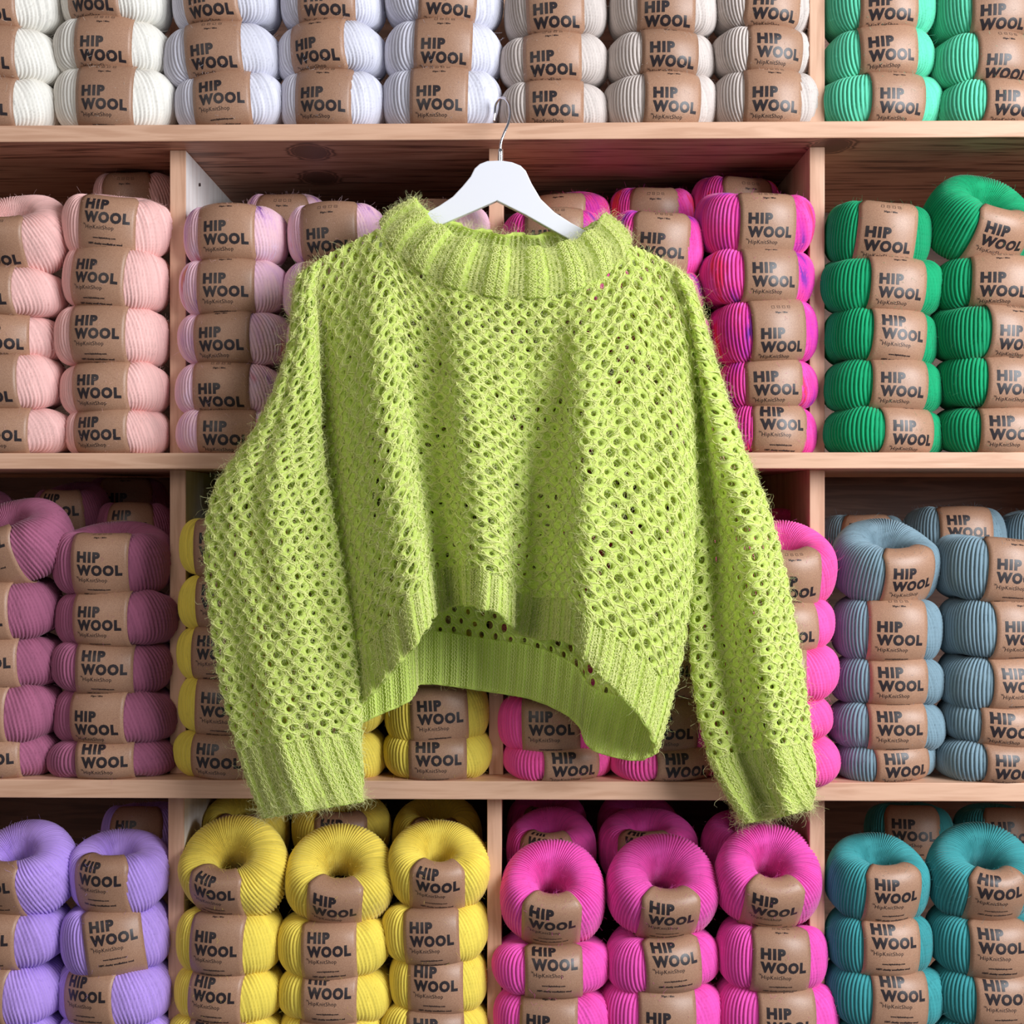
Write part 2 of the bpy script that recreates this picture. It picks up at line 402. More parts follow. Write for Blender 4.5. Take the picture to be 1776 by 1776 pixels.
def band_fn(a, b, h, x0, bw):
    psi_t = np.linspace(-PI*0.93, PI*0.93, 400)
    k = 0.27
    def pos(x, psi, off):
        c = spow(np.cos(psi), 0.86); ra = a*(1 + k)/2 + a*(1 - k)/2*c
        sh = np.clip((c + 0.25)/1.0, 0, 1)
        xx = x + x0*sh
        lim = 0.64*ra
        # squeeze the whole width once the ring gets narrow, so the band gathers into the hole
        xx = xx * np.minimum(1, lim/(bw/2 + abs(x0)*sh))
        s = np.clip(xx/ra, -0.97, 0.97)
        phi = -PI/2 + np.arcsin(s)
        P = bsurf(phi, psi, a, b, h); N = bnorm(phi, psi, a, b, h)
        return P + N*(np.asarray(off)[..., None] if np.ndim(off) else off)
    z0 = np.zeros_like(psi_t)
    c = pos(z0, psi_t, 0.0)
    s = np.concatenate([[0], np.cumsum(np.linalg.norm(np.diff(c, axis=0), axis=1))]); s -= np.interp(0, psi_t, s)
    return pos, psi_t, s
def band_meshes(a, b, h, x0, bw, toff, seed):
    pos, pt, s = band_fn(a, b, h, x0, bw)
    r = np.random.default_rng(seed)
    nu, nv = 15, 72
    u = np.linspace(-bw/2, bw/2, nu); sv = np.linspace(s[0], s[-1], nv); pv = np.interp(sv, s, pt)
    U, PV = np.meshgrid(u, pv)
    ea = r.uniform(0, 6, 2)
    jit = 0.0006*np.sin(PV*2 + ea[0] + U*60)
    O = pos(U, PV, 0.0019 + jit); I = pos(U, PV, 0.0011 + jit)
    V = np.concatenate([O.reshape(-1, 3), I.reshape(-1, 3)]); f1 = grid_faces(nu, nv); f2 = f1[:, ::-1] + nu*nv
    j = np.arange(nv-1); e1 = np.stack([j*nu, (j+1)*nu, (j+1)*nu + nu*nv, j*nu + nu*nv], 1)
    e2 = np.stack([j*nu + nu-1, j*nu + nu-1 + nu*nv, (j+1)*nu + nu-1 + nu*nv, (j+1)*nu + nu-1], 1)
    me = mk('paper_band', V, [f1, f2, e1, e2], (KRAFT,))
    out = []
    for nm_, V0, F0 in (('printed_lettering', TV, TF), ('care_marks', MV, MF)):
        ty = V0[:, 1] + toff
        psi = np.interp(ty, s, pt)
        Jt = 0.0006*np.sin(psi*2 + ea[0] + V0[:, 0]*60)
        P = pos(V0[:, 0]*(bw/0.080), psi, 0.0019 + Jt + 0.00022)
        # leave out print that would run on beyond the visible part of the band
        ok = (psi > -1.6) & (psi < 1.6)
        Ft = F0[ok[F0].all(1)]
        if nm_ == 'care_marks' and len(Ft) < len(F0): Ft = Ft[:0]
        if len(Ft):
            used, inv = np.unique(Ft, return_inverse=True)
            out.append((nm_, mk(nm_, P[used], [inv.reshape(-1, 3)], (INK,), smooth=True)))
    return me, out
HC = [0.050, 0.060, 0.068, 0.076, 0.086]
ycache = {}; mcache = {}
def get_yarn(h, var):
    k = int(np.argmin([abs(h - c) for c in HC]))
    if (k, var) not in ycache: ycache[(k, var)] = yarn_mesh(HC[k], 100 + 7*k + var)
    return ycache[(k, var)], HC[k]
CN = {'white': 'cream white', 'lilac': 'pale lilac grey', 'beige': 'beige', 'mint': 'mint green', 'pink': 'blush pink', 'emerald': 'emerald green',
      'mauve': 'dusky mauve', 'yellow': 'yellow', 'hot': 'hot pink', 'orchid': 'orchid pink', 'lavender': 'lavender', 'slate': 'blue grey', 'teal': 'teal',
      'speckpink': 'speckled pale pink', 'speckmag': 'speckled magenta'}
RN = {1: 'top shelf', 2: 'second shelf from top', 3: 'third shelf from top', 4: 'lowest shelf'}
bcount = 0
def ball(colour, x0, x1, yt, yb, lc, tp, roll, label, group, depth=0.062, top=False, floor=False, fixz=None, lw=96, yaw=None):
    """pixel box of the ball in the photograph -> real ball standing at its own depth"""
    global bcount
    bcount += 1
    d = D + depth
    q_ = 1 + KY*((x0 + x1)/2 - 888)
    x0, x1 = un(x0, 0)[0], un(x1, 0)[0]; yt = 888 + (yt - 888)/q_; yb = 888 + (yb - 888)/q_
    if lc is not None: lc = un(lc, 0)[0]
    X = xf((x0 + x1)/2, d); a = (x1 - x0)/2 * d/F * 0.995
    zt = zf(yt, d); zb = zf(yb, d) if fixz is None else fixz
    b = B0 * min(1.05, a/A0 * 1.03)
    pitch = 0.0
    elev = math.atan2(-(zt + zb)/2, d)     # >0 when we look down on it
    if top:
        H = (zt - zb)/2; hh = 0.046
        # solve the forward tilt that gives this apparent height
        best = min(np.linspace(elev - 0.15, elev + 0.75, 90), key=lambda al: abs(math.sqrt((b*math.sin(al))**2 + (hh*math.cos(al))**2) - H))
        pitch = best - elev
        h = 2*hh
        real = math.sqrt((b*math.sin(best))**2 + (hh*math.cos(best))**2)
        if real < H: h *= min(1.2, H/real)
    else:
        e_ = abs(elev); h = (zt - zb)
        dl = math.sqrt((b*math.sin(e_))**2 + (h/2*math.cos(e_))**2) - h/2
        dl = -dl*0.8 if elev < 0 else dl*0.6
        zt += dl
        if fixz is None: zb += dl
        h = (zt - zb) * 1.03
        pitch = random.uniform(-0.02, 0.05)
    root = thing('yarn_ball', label, 'ball of yarn', (X, d, (zt + zb)/2), group)
    root.rotation_euler = (pitch, math.radians(roll), 0)
    var = bcount % 3
    me, hc = get_yarn(h, var)
    y = link('yarn', me, root); y.scale = (a/A0, b/B0, h/hc)
    if isinstance(YM[colour], tuple): y.color = YM[colour]
    else:
        kk = (me.name, colour)
        if kk not in mcache:
            m2 = me.copy(); m2.materials.clear(); m2.materials.append(YM[colour]); mcache[kk] = m2
        y.data = mcache[kk]
    bw = lw * d/F
    xo = 0 if lc is None else xf(lc, d - 0.05) - X * (d - 0.05)/d
    yaw_ = math.asin(max(-0.38, min(0.38, xo/b))); xo = 0.0
    root.rotation_euler[2] = yaw_
    # where the two big words sit on the band: roll the lettering round the ball until it faces as in the photograph
    ty_ = tp if not isinstance(tp, str) else (yt + yb)/2 + {'h': -20, 'u': -11, 'm': -5, 'l': 3, 'd': 10, 'x': 18}[tp]
    pos, pt, s_ = band_fn(a, b, h, xo, bw)
    Q = pos(np.zeros_like(pt), pt, 0.0016); cp, sp = math.cos(pitch), math.sin(pitch)
    qy = Q[:, 1]*cp - Q[:, 2]*sp; qz = Q[:, 1]*sp + Q[:, 2]*cp
    yy = 888 - (qz + (zt + zb)/2)*F/(d + qy)
    okp = (pt > -1.3) & (pt < 2.0) & (qy < 0)
    toff = s_[okp][np.argmin(np.abs(yy[okp] - ty_))]
    bm_, tm_ = band_meshes(a, b, h, xo, bw, toff, bcount)
    pb = link('paper_band', bm_, root)
    for nm_, t_ in tm_: link(nm_, t_, pb)
    return root
ORD = ['topmost', 'second', 'third', 'fourth', 'bottom']
def stack(row, colour, cname, gname, balls, dep=0.062):
    n = len(balls)
    fz = zf(BT[row][0])
    for i, bdef in enumerate(balls):
        x0, x1, yt, yb, lc, tp, roll = bdef[:7]; fl = bdef[7] if len(bdef) > 7 else ''
        lw = bdef[8] if len(bdef) > 8 else 96
        last = i == n - 1
        if last: pos = 'bottom one'
        elif i == 0: pos = 'topmost one'
        else: pos = ('', 'second from top', 'third from top', 'fourth from top')[i]
        nm = '%s yarn ball, %s of the %s, %s' % (CN[colour], pos, cname, RN[row])
        ball(colour, x0, x1, yt, yb, lc, tp, roll, nm, gname, dep, top='T' in fl, fixz=fz if last else None, lw=lw)
g1 = 'cream and lilac grey yarn balls on the top shelf'
stack(1, 'white', 'left stack', 'cream white yarn balls on the top shelf', [(-88, 112, -28, 62, 5, 'm', 0), (-90, 116, 62, 149, 5, 'u', 2), (-95, 108, 149, 214, 2, 'm', 1)])
stack(1, 'white', 'right stack', 'cream white yarn balls on the top shelf', [(107, 300, -42, 50, 180, 'u', 4), (103, 298, 45, 131, 201, 'm', 3), (103, 306, 131, 214, 203, 'm', 2)])
gl = 'pale lilac grey yarn balls on the top shelf'
stack(1, 'lilac', 'left stack', gl, [(302, 490, -38, 55, 377, 'm', -2), (292, 487, 55, 146, 384, 'm', -3), (311, 494, 141, 214, 399, 'h', -3)])
stack(1, 'lilac', 'middle stack', gl, [(488, 670, -38, 54, 575, 'm', 1), (487, 668, 52, 136, 556, 'u', -2), (490, 667, 136, 214, 568, 'm', 2)])
stack(1, 'lilac', 'right stack', gl, [(672, 866, -38, 52, 783, 'm', 2), (672, 868, 48, 136, 773, 'm', 2), (667, 864, 133, 214, 765, 'm', 1)])
gb = 'beige yarn balls on the top shelf'
stack(1, 'beige', 'left stack', gb, [(874, 1052, -30, 74, 960, 'l', -2), (872, 1049, 72, 153, 955, 'm', -1), (872, 1050, 152, 214, 960, 'm', 0)])
stack(1, 'beige', 'middle stack', gb, [(1054, 1243, -28, 68, 1148, 'l', 0), (1052, 1236, 68, 140, 1157, 'u', 0), (1050, 1237, 139, 214, 1162, 'm', 0)])
stack(1, 'beige', 'right stack', gb, [(1234, 1402, -30, 61, 1332, 'm', 2), (1237, 1402, 59, 137, 1338, 'h', 1), (1237, 1411, 136, 214, 1330, 'm', 1)])
gm = 'mint green yarn balls on the top shelf'
stack(1, 'mint', 'left stack', gm, [(1429, 1612, -22, 66, 1524, 'u', -1), (1428, 1612, 61, 143, 1524, 'h', -3), (1418, 1626, 142, 214, 1541, 'm', 0)])
stack(1, 'mint', 'right stack', gm, [(1612, 1800, -22, 72, 1711, 'l', -2), (1611, 1795, 71, 153, 1722, 'l', 0), (1622, 1812, 152, 214, 1735, 'm', 1)])
# second row
gp = 'blush pink yarn balls on the second shelf'
stack(2, 'pink', 'left stack', gp, [(-70, 128, 356, 471, 18, 438, 1, 'T'), (-85, 114, 471, 553, 0, 'm', -1), (-92, 110, 552, 624, 28, 'm', 0), (-85, 115, 620, 714, 8, 'd', -2), (-80, 126, 713, 783, 26, 'm', 1)])
stack(2, 'pink', 'right stack', gp, [(117, 296, 346, 450, 207, 363, 5, 'T'), (113, 296, 436, 541, 188, 'h', 5), (101, 294, 538, 634, 190, 'h', 1), (113, 291, 633, 717, 192, 'm', 0), (121, 291, 712, 783, 190, 'm', -1)])
gs = 'speckled pale pink yarn balls on the second shelf'
stack(2, 'speckpink', 'left stack', gs, [(324, 499, 366, 459, 405, 'u', 0), (319, 496, 458, 551, 405, 'u', 0), (318, 500, 549, 634, 397, 'm', -1), (313, 490, 634, 716, 396, 'd', 0), (317, 492, 713, 783, 406, 'l', 1)])
stack(2, 'speckpink', 'middle stack', gs, [(500, 672, 362, 460, 577, 'l', -2), (496, 672, 460, 551, 580, 'm', 0), (500, 672, 551, 634, 580, 'm', 0), (498, 672, 634, 714, 580, 'm', 0), (498, 672, 714, 783, 580, 'm', 0)])
stack(2, 'speckpink', 'right stack', gs, [(674, 846, 358, 460, 735, 'm', 0), (676, 846, 460, 551, 760, 'm', 0), (676, 846, 551, 634, 760, 'm', 0), (676, 846, 634, 714, 760, 'm', 0), (676, 846, 714, 783, 760, 'm', 0)])
gv = 'speckled magenta yarn balls on the second shelf'
stack(2, 'speckmag', 'left stack', gv, [(872, 1052, 372, 460, 958, 'l', 0), (874, 1054, 460, 548, 962, 'm', 0), (874, 1054, 548, 630, 962, 'm', 0), (874, 1054, 630, 710, 962, 'm', 0), (874, 1054, 710, 783, 962, 'm', 0)])
stack(2, 'speckmag', 'middle stack', gv, [(1050, 1219, 376, 476, 1142, 426, 3, 'T'), (1045, 1217, 476, 548, 1140, 'm', 0), (1056, 1226, 548, 630, 1145, 'm', 0), (1060, 1236, 630, 710, 1145, 'm', 0), (1060, 1240, 710, 783, 1145, 'm', 0)])
stack(2, 'speckmag', 'right stack', gv, [(1209, 1402, 344, 443, 1321, 392, -1, 'T'), (1213, 1404, 440, 531, 1328, 'u', -1), (1228, 1413, 527, 629, 1342, 'd', -3), (1243, 1408, 628, 708, 1333, 'm', -2), (1250, 1410, 706, 783, 1344, 'h', 1)])
ge = 'emerald green yarn balls on the second shelf'
stack(2, 'emerald', 'left stack', ge, [(1432, 1609, 357, 461, 1521, 418, 5, 'T', 98), (1424, 1627, 455, 546, 1540, 'm', 3), (1426, 1622, 542, 634, 1544, 'h', 4), (1430, 1628, 628, 714, 1543, 'm', 2), (1431, 1632, 711, 783, 1562, 'l', 1)])
stack(2, 'emerald', 'right stack', ge, [(1597, 1796, 324, 456, 1722, 416, 6, 'T', 100), (1618, 1812, 454, 540, 1711, 'm', 2), (1612, 1810, 537, 627, 1741, 'l', 1), (1622, 1815, 625, 711, 1737, 'm', 2), (1625, 1816, 710, 783, 1726, 'm', 1)])
# third row
gma = 'dusky mauve yarn balls on the third shelf'
stack(3, 'mauve', 'left stack', gma, [(-72, 127, 882, 1006, 2, 936, -8, 'T'), (-90, 108, 1008, 1105, -6, 'd', -2), (-88, 111, 1102, 1187, 8, 'm', -2), (-90, 106, 1180, 1281, -12, 'x', 1), (-92, 102, 1270, 1352, 12, 'm', -2)])
stack(3, 'mauve', 'right stack', gma, [(97, 298, 917, 1026, 195, 979, 1, 'T'), (104, 308, 1025, 1115, 194, 'l', 0), (100, 297, 1113, 1196, 203, 'm', 1), (101, 305, 1192, 1281, 188, 'x', 0), (92, 305, 1279, 1352, 204, 'm', -1)])
gy = 'yellow yarn balls on the third shelf'
stack(3, 'yellow', 'left stack', gy, [(314, 492, 903, 997, 398, 'm', 0), (318, 494, 996, 1084, 402, 'm', 0), (314, 492, 1084, 1173, 392, 'm', 0), (312, 492, 1173, 1267, 402, 'l', 2), (312, 495, 1265, 1352, 393, 1314, 1)])
stack(3, 'yellow', 'middle stack', gy, [(494, 668, 903, 997, 580, 'm', 0), (494, 668, 996, 1084, 580, 'm', 0), (494, 668, 1084, 1173, 580, 'm', 0), (494, 668, 1173, 1267, 583, 'l', 0), (497, 667, 1265, 1352, 584, 'l', 0)])
stack(3, 'yellow', 'right stack', gy, [(670, 845, 903, 997, 760, 'm', 0), (670, 845, 996, 1090, 760, 'm', 0), (670, 845, 1090, 1184, 760, 'm', 0), (668, 846, 1183, 1281, 767, 'l', -3), (667, 851, 1270, 1352, 764, 1308, -1)])
gh = 'hot pink yarn balls on the third shelf'
stack(3, 'hot', 'left stack', gh, [(868, 1050, 925, 1020, 955, 'm', 0), (868, 1050, 1018, 1112, 955, 'm', 0), (868, 1050, 1110, 1206, 955, 'm', 0), (862, 1052, 1205, 1298, 953, 'l', -1), (874, 1060, 1287, 1352, 993, 1326, 0)])
stack(3, 'hot', 'middle stack', gh, [(1052, 1240, 925, 1020, 1150, 'm', 0), (1052, 1240, 1018, 1112, 1150, 'm', 0), (1052, 1240, 1110, 1206, 1150, 'm', 0), (1054, 1242, 1205, 1298, 1153, 'd', 0), (1060, 1252, 1287, 1352, 1182, 1327, 0)])
stack(3, 'hot', 'right stack', gh, [(1262, 1446, 922, 1045, 1362, 1018, -2, 'T'), (1252, 1438, 1043, 1126, 1359, 'd', -3), (1258, 1446, 1121, 1207, 1330, 'm', 0), (1252, 1438, 1206, 1276, 1330, 'm', 0), (1254, 1444, 1275, 1352, 1330, 'm', 0)], dep=0.03)
gt = 'blue grey yarn balls on the third shelf'
stack(3, 'slate', 'left stack', gt, [(1440, 1626, 918, 1041, 1562, 1005, -5, 'T'), (1443, 1627, 1037, 1140, 1538, 'd', 1), (1448, 1626, 1136, 1215, 1541, 'l', 0), (1437, 1630, 1213, 1291, 1538, 'l', 0), (1444, 1618, 1282, 1352, 1552, 1325, -2)])
stack(3, 'slate', 'right stack', gt, [(1622, 1815, 934, 1042, 1737, 991, 4, 'T'), (1625, 1818, 1040, 1137, 1750, 'd', 1), (1626, 1815, 1135, 1221, 1746, 'l', 1), (1628, 1815, 1216, 1284, 1727, 1257, 3), (1618, 1812, 1280, 1352, 1735, 1329, 2)])
# fourth row
gla = 'lavender yarn balls on the lowest shelf'
stack(4, 'lavender', 'left stack', gla, [(-55, 137, 1442, 1577, 10, 1535, 0, 'T'), (-75, 122, 1570, 1662, 5, 'l', 0), (-80, 120, 1658, 1758, -14, 'x', 2), (-85, 112, 1755, 1836, -14, 'x', 0)])
stack(4, 'lavender', 'right stack', gla, [(125, 293, 1456, 1574, 192, 1521, 1, 'T'), (108, 297, 1567, 1676, 222, 'm', -7), (100, 301, 1668, 1764, 170, 'l', -3), (112, 300, 1758, 1836, 206, 'm', 0)])
gyl = 'yellow yarn balls on the lowest shelf'
stack(4, 'yellow', 'left stack', gyl, [(313, 503, 1428, 1586, 388, 1545, 6, 'T', 92), (311, 490, 1576, 1676, 388, 1641, 1, '', 92), (310, 489, 1672, 1759, 384, 'l', 2, '', 92), (304, 488, 1757, 1836, 388, 'm', 1)])
stack(4, 'yellow', 'middle stack', gyl, [(497, 683, 1444, 1599, 592, 1578, 5, 'T', 92), (487, 674, 1590, 1682, 580, 'l', -2, '', 92), (488, 677, 1676, 1757, 580, 'm', 0, '', 92), (490, 668, 1755, 1836, 576, 'd', 0)])
stack(4, 'yellow', 'right stack', gyl, [(678, 844, 1440, 1571, 762, 1530, 1, 'T', 92), (668, 842, 1567, 1658, 752, 1622, -3, '', 92), (677, 844, 1650, 1742, 758, 'l', 0, '', 92), (666, 840, 1738, 1836, 760, 'l', 0)])
go = 'orchid pink yarn balls on the lowest shelf'
stack(4, 'orchid', 'left stack', go, [(866, 1049, 1464, 1640, 955, 1598, 2, 'T', 98), (860, 1053, 1632, 1713, 959, 'u', 0), (860, 1055, 1712, 1836, 948, 'd', 0)])
stack(4, 'orchid', 'middle stack', go, [(1050, 1244, 1460, 1621, 1156, 1588, 1, 'T', 98), (1052, 1242, 1616, 1702, 1163, 'm', -3), (1044, 1245, 1700, 1836, 1150, 'd', 1)])
stack(4, 'orchid', 'right stack', go, [(1238, 1422, 1440, 1606, 1330, 1573, 3, 'T', 98), (1243, 1430, 1600, 1702, 1342, 1665, 2), (1243, 1445, 1700, 1836, 1352, 'l', 1)])
gte = 'teal yarn balls on the lowest shelf'
stack(4, 'teal', 'left stack', gte, [(1432, 1607, 1464, 1588, 1534, 1544, 0, 'T'), (1432, 1611, 1583, 1676, 1530, 'm', 1), (1434, 1628, 1672, 1770, 1543, 'm', 3), (1432, 1610, 1768, 1836, 1536, 'm', 0)])
stack(4, 'teal', 'right stack', gte, [(1608, 1792, 1446, 1587, 1705, 1536, 0, 'T'), (1612, 1800, 1583, 1678, 1708, 'l', 1), (1614, 1806, 1674, 1764, 1718, 'l', 1), (1610, 1800, 1762, 1836, 1715, 'm', 0)])
# balls lying behind the front row, in the shade; they stand on stacks nobody sees
def rear(colour, x0, x1, yt, h, lc, tp, label, dep=0.205, roll=0, top=True):
    ball(colour, x0, x1, yt, yt + h, lc, tp, roll, label, None, dep, top=top, lw=88)
rear('pink', 170, 312, 308, 90, 235, 'd', 'blush pink yarn ball half hidden behind the topmost ball of the right stack')
rear('speckpink', 425, 570, 346, 90, 500, 'd', 'speckled pale pink yarn ball in shadow behind the gap of left and middle stacks')
rear('speckmag', 905, 1060, 346, 88, 965, 'm', 'speckled magenta yarn ball in shadow behind the white hanger arm')
rear('speckmag', 1060, 1200, 334, 92, 1130, 'd', 'plain looking magenta yarn ball in shadow behind the middle magenta stack')
rear('speckmag', 1195, 1350, 316, 92, 1290, 'd', 'dark magenta yarn ball in shadow behind the topmost ball of right stack')
rear('mauve', 62, 190, 846, 100, 120, 'h', 'dark mauve yarn ball in deep shadow behind the left mauve stack')
rear('mauve', 172, 300, 880, 88, 240, 'h', 'dark mauve yarn ball with band showing behind the right mauve stack', dep=0.2)
rear('mauve', 150, 292, 838, 80, 235, 'm', 'dark mauve yarn ball at the very back of the cubby, above the others', dep=0.34)
rear('mauve', -110, 25, 858, 100, -40, 'h', 'mauve yarn ball cut by the left picture edge behind the tilted ball')
rear('slate', 1425, 1565, 896, 100, 1492, 'h', 'blue grey yarn ball behind the left stack with orange lit band')
rear('slate', 1565, 1738, 882, 100, 1655, 'h', 'blue grey yarn ball peeking between the two blue grey stacks', dep=0.19)
rear('slate', 1728, 1880, 890, 100, 1810, 'h', 'blue grey yarn ball at right picture edge behind the right stack')
rear('hot', 1300, 1405, 900, 90, 1360, 'h', 'hot pink yarn ball in shadow behind topmost ball by the right sleeve')
rear('lavender', 178, 320, 1398, 100, 250, 'm', 'lavender yarn ball in shadow behind the right lavender stack')
rear('yellow', 352, 500, 1386, 110, 425, 'l', 'yellow yarn ball behind the topmost ball of left yellow stack, lowest shelf')
rear('yellow', 512, 672, 1384, 110, 600, 'l', 'yellow yarn ball under the left sleeve cuff behind the middle yellow stack')
rear('yellow', 680, 836, 1396, 110, 758, 'l', 'yellow yarn ball in shadow behind the right yellow stack, lowest shelf')
rear('orchid', 880, 1032, 1418, 110, 945, 'h', 'orchid pink yarn ball behind the topmost ball of left orchid stack', dep=0.19)
rear('orchid', 1042, 1204, 1418, 110, 1110, 'h', 'orchid pink yarn ball behind the topmost ball of middle orchid stack')
rear('orchid', 1214, 1370, 1420, 110, 1300, 'h', 'orchid pink yarn ball behind the topmost ball of right orchid stack')
rear('orchid', 880, 1016, 1384, 100, 945, 'h', 'dark orchid pink yarn ball at the back, upper left under the board', dep=0.33)
rear('orchid', 1040, 1170, 1388, 100, 1110, 'h', 'dark orchid pink yarn ball at the very back above the middle orchid stack', dep=0.33)
rear('teal', 1500, 1650, 1400, 90, 1565, 'm', 'dark teal yarn ball in deep shadow at the back of the cubby', dep=0.33)
rear('teal', 1655, 1800, 1404, 90, 1735, 'm', 'dark teal yarn ball in deep shadow behind the right teal stack', dep=0.33)

#@@SWEATER@@
# ------------------------------------------------------------------ hanger
DH = 1.947
hang = thing('clothes_hanger', 'white wooden clothes hanger with chrome hook holding the lime green sweater', 'clothes hanger', px(868, 300, DH))
HO = np.array(hang.location)
outl = [(869, 278), (845, 279), (832, 284), (823, 292), (816, 306), (802, 323), (785, 341), (761, 357), (740, 368), (712, 382), (682, 397), (655, 410), (640, 420), (636, 431), (646, 439),
        (672, 430), (715, 411), (757, 393), (802, 374), (861.5, 348), (910, 372), (956, 398), (989, 416), (1030, 440), (1066, 458), (1094, 470), (1106, 466), (1108, 454), (1098, 442),
        (1060, 424), (1020, 402), (990, 386), (962, 368), (938, 345), (922, 318), (912, 296), (903, 287), (888, 281)]
bm = bmesh.new(); vs = [bm.verts.new(px(x, y, DH - 0.006) - HO) for x, y in outl]
f = bm.faces.new(vs); r_ = bmesh.ops.extrude_face_region(bm, geom=[f])
bmesh.ops.translate(bm, verts=[v for v in r_['geom'] if isinstance(v, bmesh.types.BMVert)], vec=(0, 0.012, 0))
bmesh.ops.recalc_face_normals(bm, faces=bm.faces)
bmesh.ops.bevel(bm, geom=[e for e in bm.edges if abs((e.verts[0].co - e.verts[1].co).y) < 1e-5], offset=0.0016, segments=3, affect='EDGES', profile=0.5)
me = bpy.data.meshes.new('hanger_body'); bm.to_mesh(me); bm.free(); me.materials.append(WHITE); link('hanger_body', me, hang)
def spline(pts, n):
    pts = np.array(pts, float); P = np.concatenate([[2*pts[0] - pts[1]], pts, [2*pts[-1] - pts[-2]]]); out = []
    m = len(pts) - 1
    for t in np.linspace(0, m, n):
        i = min(int(t), m - 1); u = t - i; a, b, c, d = P[i:i+4]
        out.append(0.5*((2*b) + (c - a)*u + (2*a - 5*b + 4*c - d)*u*u + (3*b - a - 3*c + d)*u**3))
    return np.array(out)
hk = [(868, 284, 1.947), (868, 262, 1.947), (869, 247, 1.948), (875, 230, 1.951), (882, 213, 1.957), (885, 196, 1.966), (883, 181, 1.977), (876, 171, 1.988), (867, 171, 1.997), (860, 181, 2.006), (858, 196, 2.011), (857, 211, 2.012)]
hp = spline([px(*p) - HO for p in hk], 70)
v_, f_ = tubes(hp[None], 0.0019, 14); n_ = len(v_)
caps = [np.arange(14)[None, ::-1], (n_ - 14 + np.arange(14))[None]]
link('hook', mk('hook', v_, [f_] + caps, (CHROME,)), hang)
fp = np.array([px(868, y, 1.947) - HO for y in np.linspace(281, 258, 8)])
v_, f_ = tubes(fp[None], np.array([[.0036, .0038, .0038, .0037, .0035, .0035, .0033, .0022]]), 20)
link('ferrule', mk('ferrule', v_, [f_], (CHROME,)), hang)

# ------------------------------------------------------------------ sweater
D0 = 1.932
def wool_green(name, c, tr=0.34, bump=True):
    m, nt, b = nodes(name); N = nt.nodes; L = nt.links
    tc = N.new('ShaderNodeTexCoord'); n = N.new('ShaderNodeTexNoise'); n.inputs['Scale'].default_value = 700; n.inputs['Detail'].default_value = 3
    L.new(tc.outputs['Object'], n.inputs['Vector'])
    cr = N.new('ShaderNodeValToRGB'); L.new(n.outputs[0], cr.inputs[0])
    cr.color_ramp.elements[0].position = 0.3; cr.color_ramp.elements[0].color = tuple(x*0.9 for x in c[:3]) + (1,)
    cr.color_ramp.elements[1].position = 0.7; cr.color_ramp.elements[1].color = tuple(min(0.98, x*1.08) for x in c[:3]) + (1,)
    L.new(cr.outputs[0], b.inputs['Base Color']); b.inputs['Roughness'].default_value = 0.9; b.inputs['Specular IOR Level'].default_value = 0.1
    b.inputs['Sheen Weight'].default_value = 0.15; b.inputs['Sheen Roughness'].default_value = 0.5
    b.inputs['Sheen Tint'].default_value = (0.85, 1.0, 0.6, 1)
    t = N.new('ShaderNodeBsdfTranslucent'); L.new(cr.outputs[0], t.inputs[0])
    mx = N.new('ShaderNodeMixShader'); mx.inputs[0].default_value = tr
    L.new(b.outputs[0], mx.inputs[1]); L.new(t.outputs[0], mx.inputs[2]); L.new(mx.outputs[0], N['Material Output'].inputs[0])
    bp = N.new('ShaderNodeBump'); bp.inputs['Strength'].default_value = 0.5; bp.inputs['Distance'].default_value = 0.0012
    L.new(n.outputs[0], bp.inputs['Height'])
    if bump: L.new(bp.outputs[0], b.inputs['Normal'])
    return m
GREEN = wool_green('lime_mohair', lin(224, 242, 128))
GREENL = wool_green('lime_mohair_strand', lin(244, 252, 170), bump=False)
FUZZ = wool_green('lime_mohair_fibre', lin(250, 255, 186), 0.45, bump=False)

def I(x, xs, ys): return np.interp(x, xs, ys)
def W(x, y, c):
    """photograph pixels and forward offset c (metres towards the viewer) -> world, arrays"""
    x = np.asarray(x, float); y = np.asarray(y, float); c = np.asarray(c, float)
    dx = x - 888; q = 1 + KY*dx; d = D0 - c
    return np.stack([dx/q*d/F, d, -((y - 888)/q)*d/F], -1)
class Tube:
    def __init__(s, G):
        s.G = G; s.nv, s.nu = G.shape[:2]
        du = np.roll(G, -1, 1) - np.roll(G, 1, 1); dv = np.gradient(G, axis=0)
        for _ in range(3): du = (du + np.roll(du, 1, 1) + np.roll(du, -1, 1))/3
        n = np.cross(dv, du); n /= np.linalg.norm(n, axis=2, keepdims=True) + 1e-12
        s.N = n; s.du = du/(np.linalg.norm(du, axis=2, keepdims=True) + 1e-12)
    def _s(s, A, u, v):
        uu = (np.asarray(u) % 1.0)*s.nu; vv = np.clip(np.asarray(v), 0, 1)*(s.nv - 1)
        i = np.floor(uu).astype(int); fu = (uu - i)[..., None]; i %= s.nu; i2 = (i + 1) % s.nu
        j = np.clip(np.floor(vv).astype(int), 0, s.nv - 2); fv = (vv - j)[..., None]
        return (A[j, i]*(1-fu) + A[j, i2]*fu)*(1-fv) + (A[j+1, i]*(1-fu) + A[j+1, i2]*fu)*fv
    def at(s, u, v, h=0.0):
        P = s._s(s.G, u, v); N = s._s(s.N, u, v); N = N/(np.linalg.norm(N, axis=-1, keepdims=True) + 1e-12)
        return P + N*np.asarray(h)[..., None]
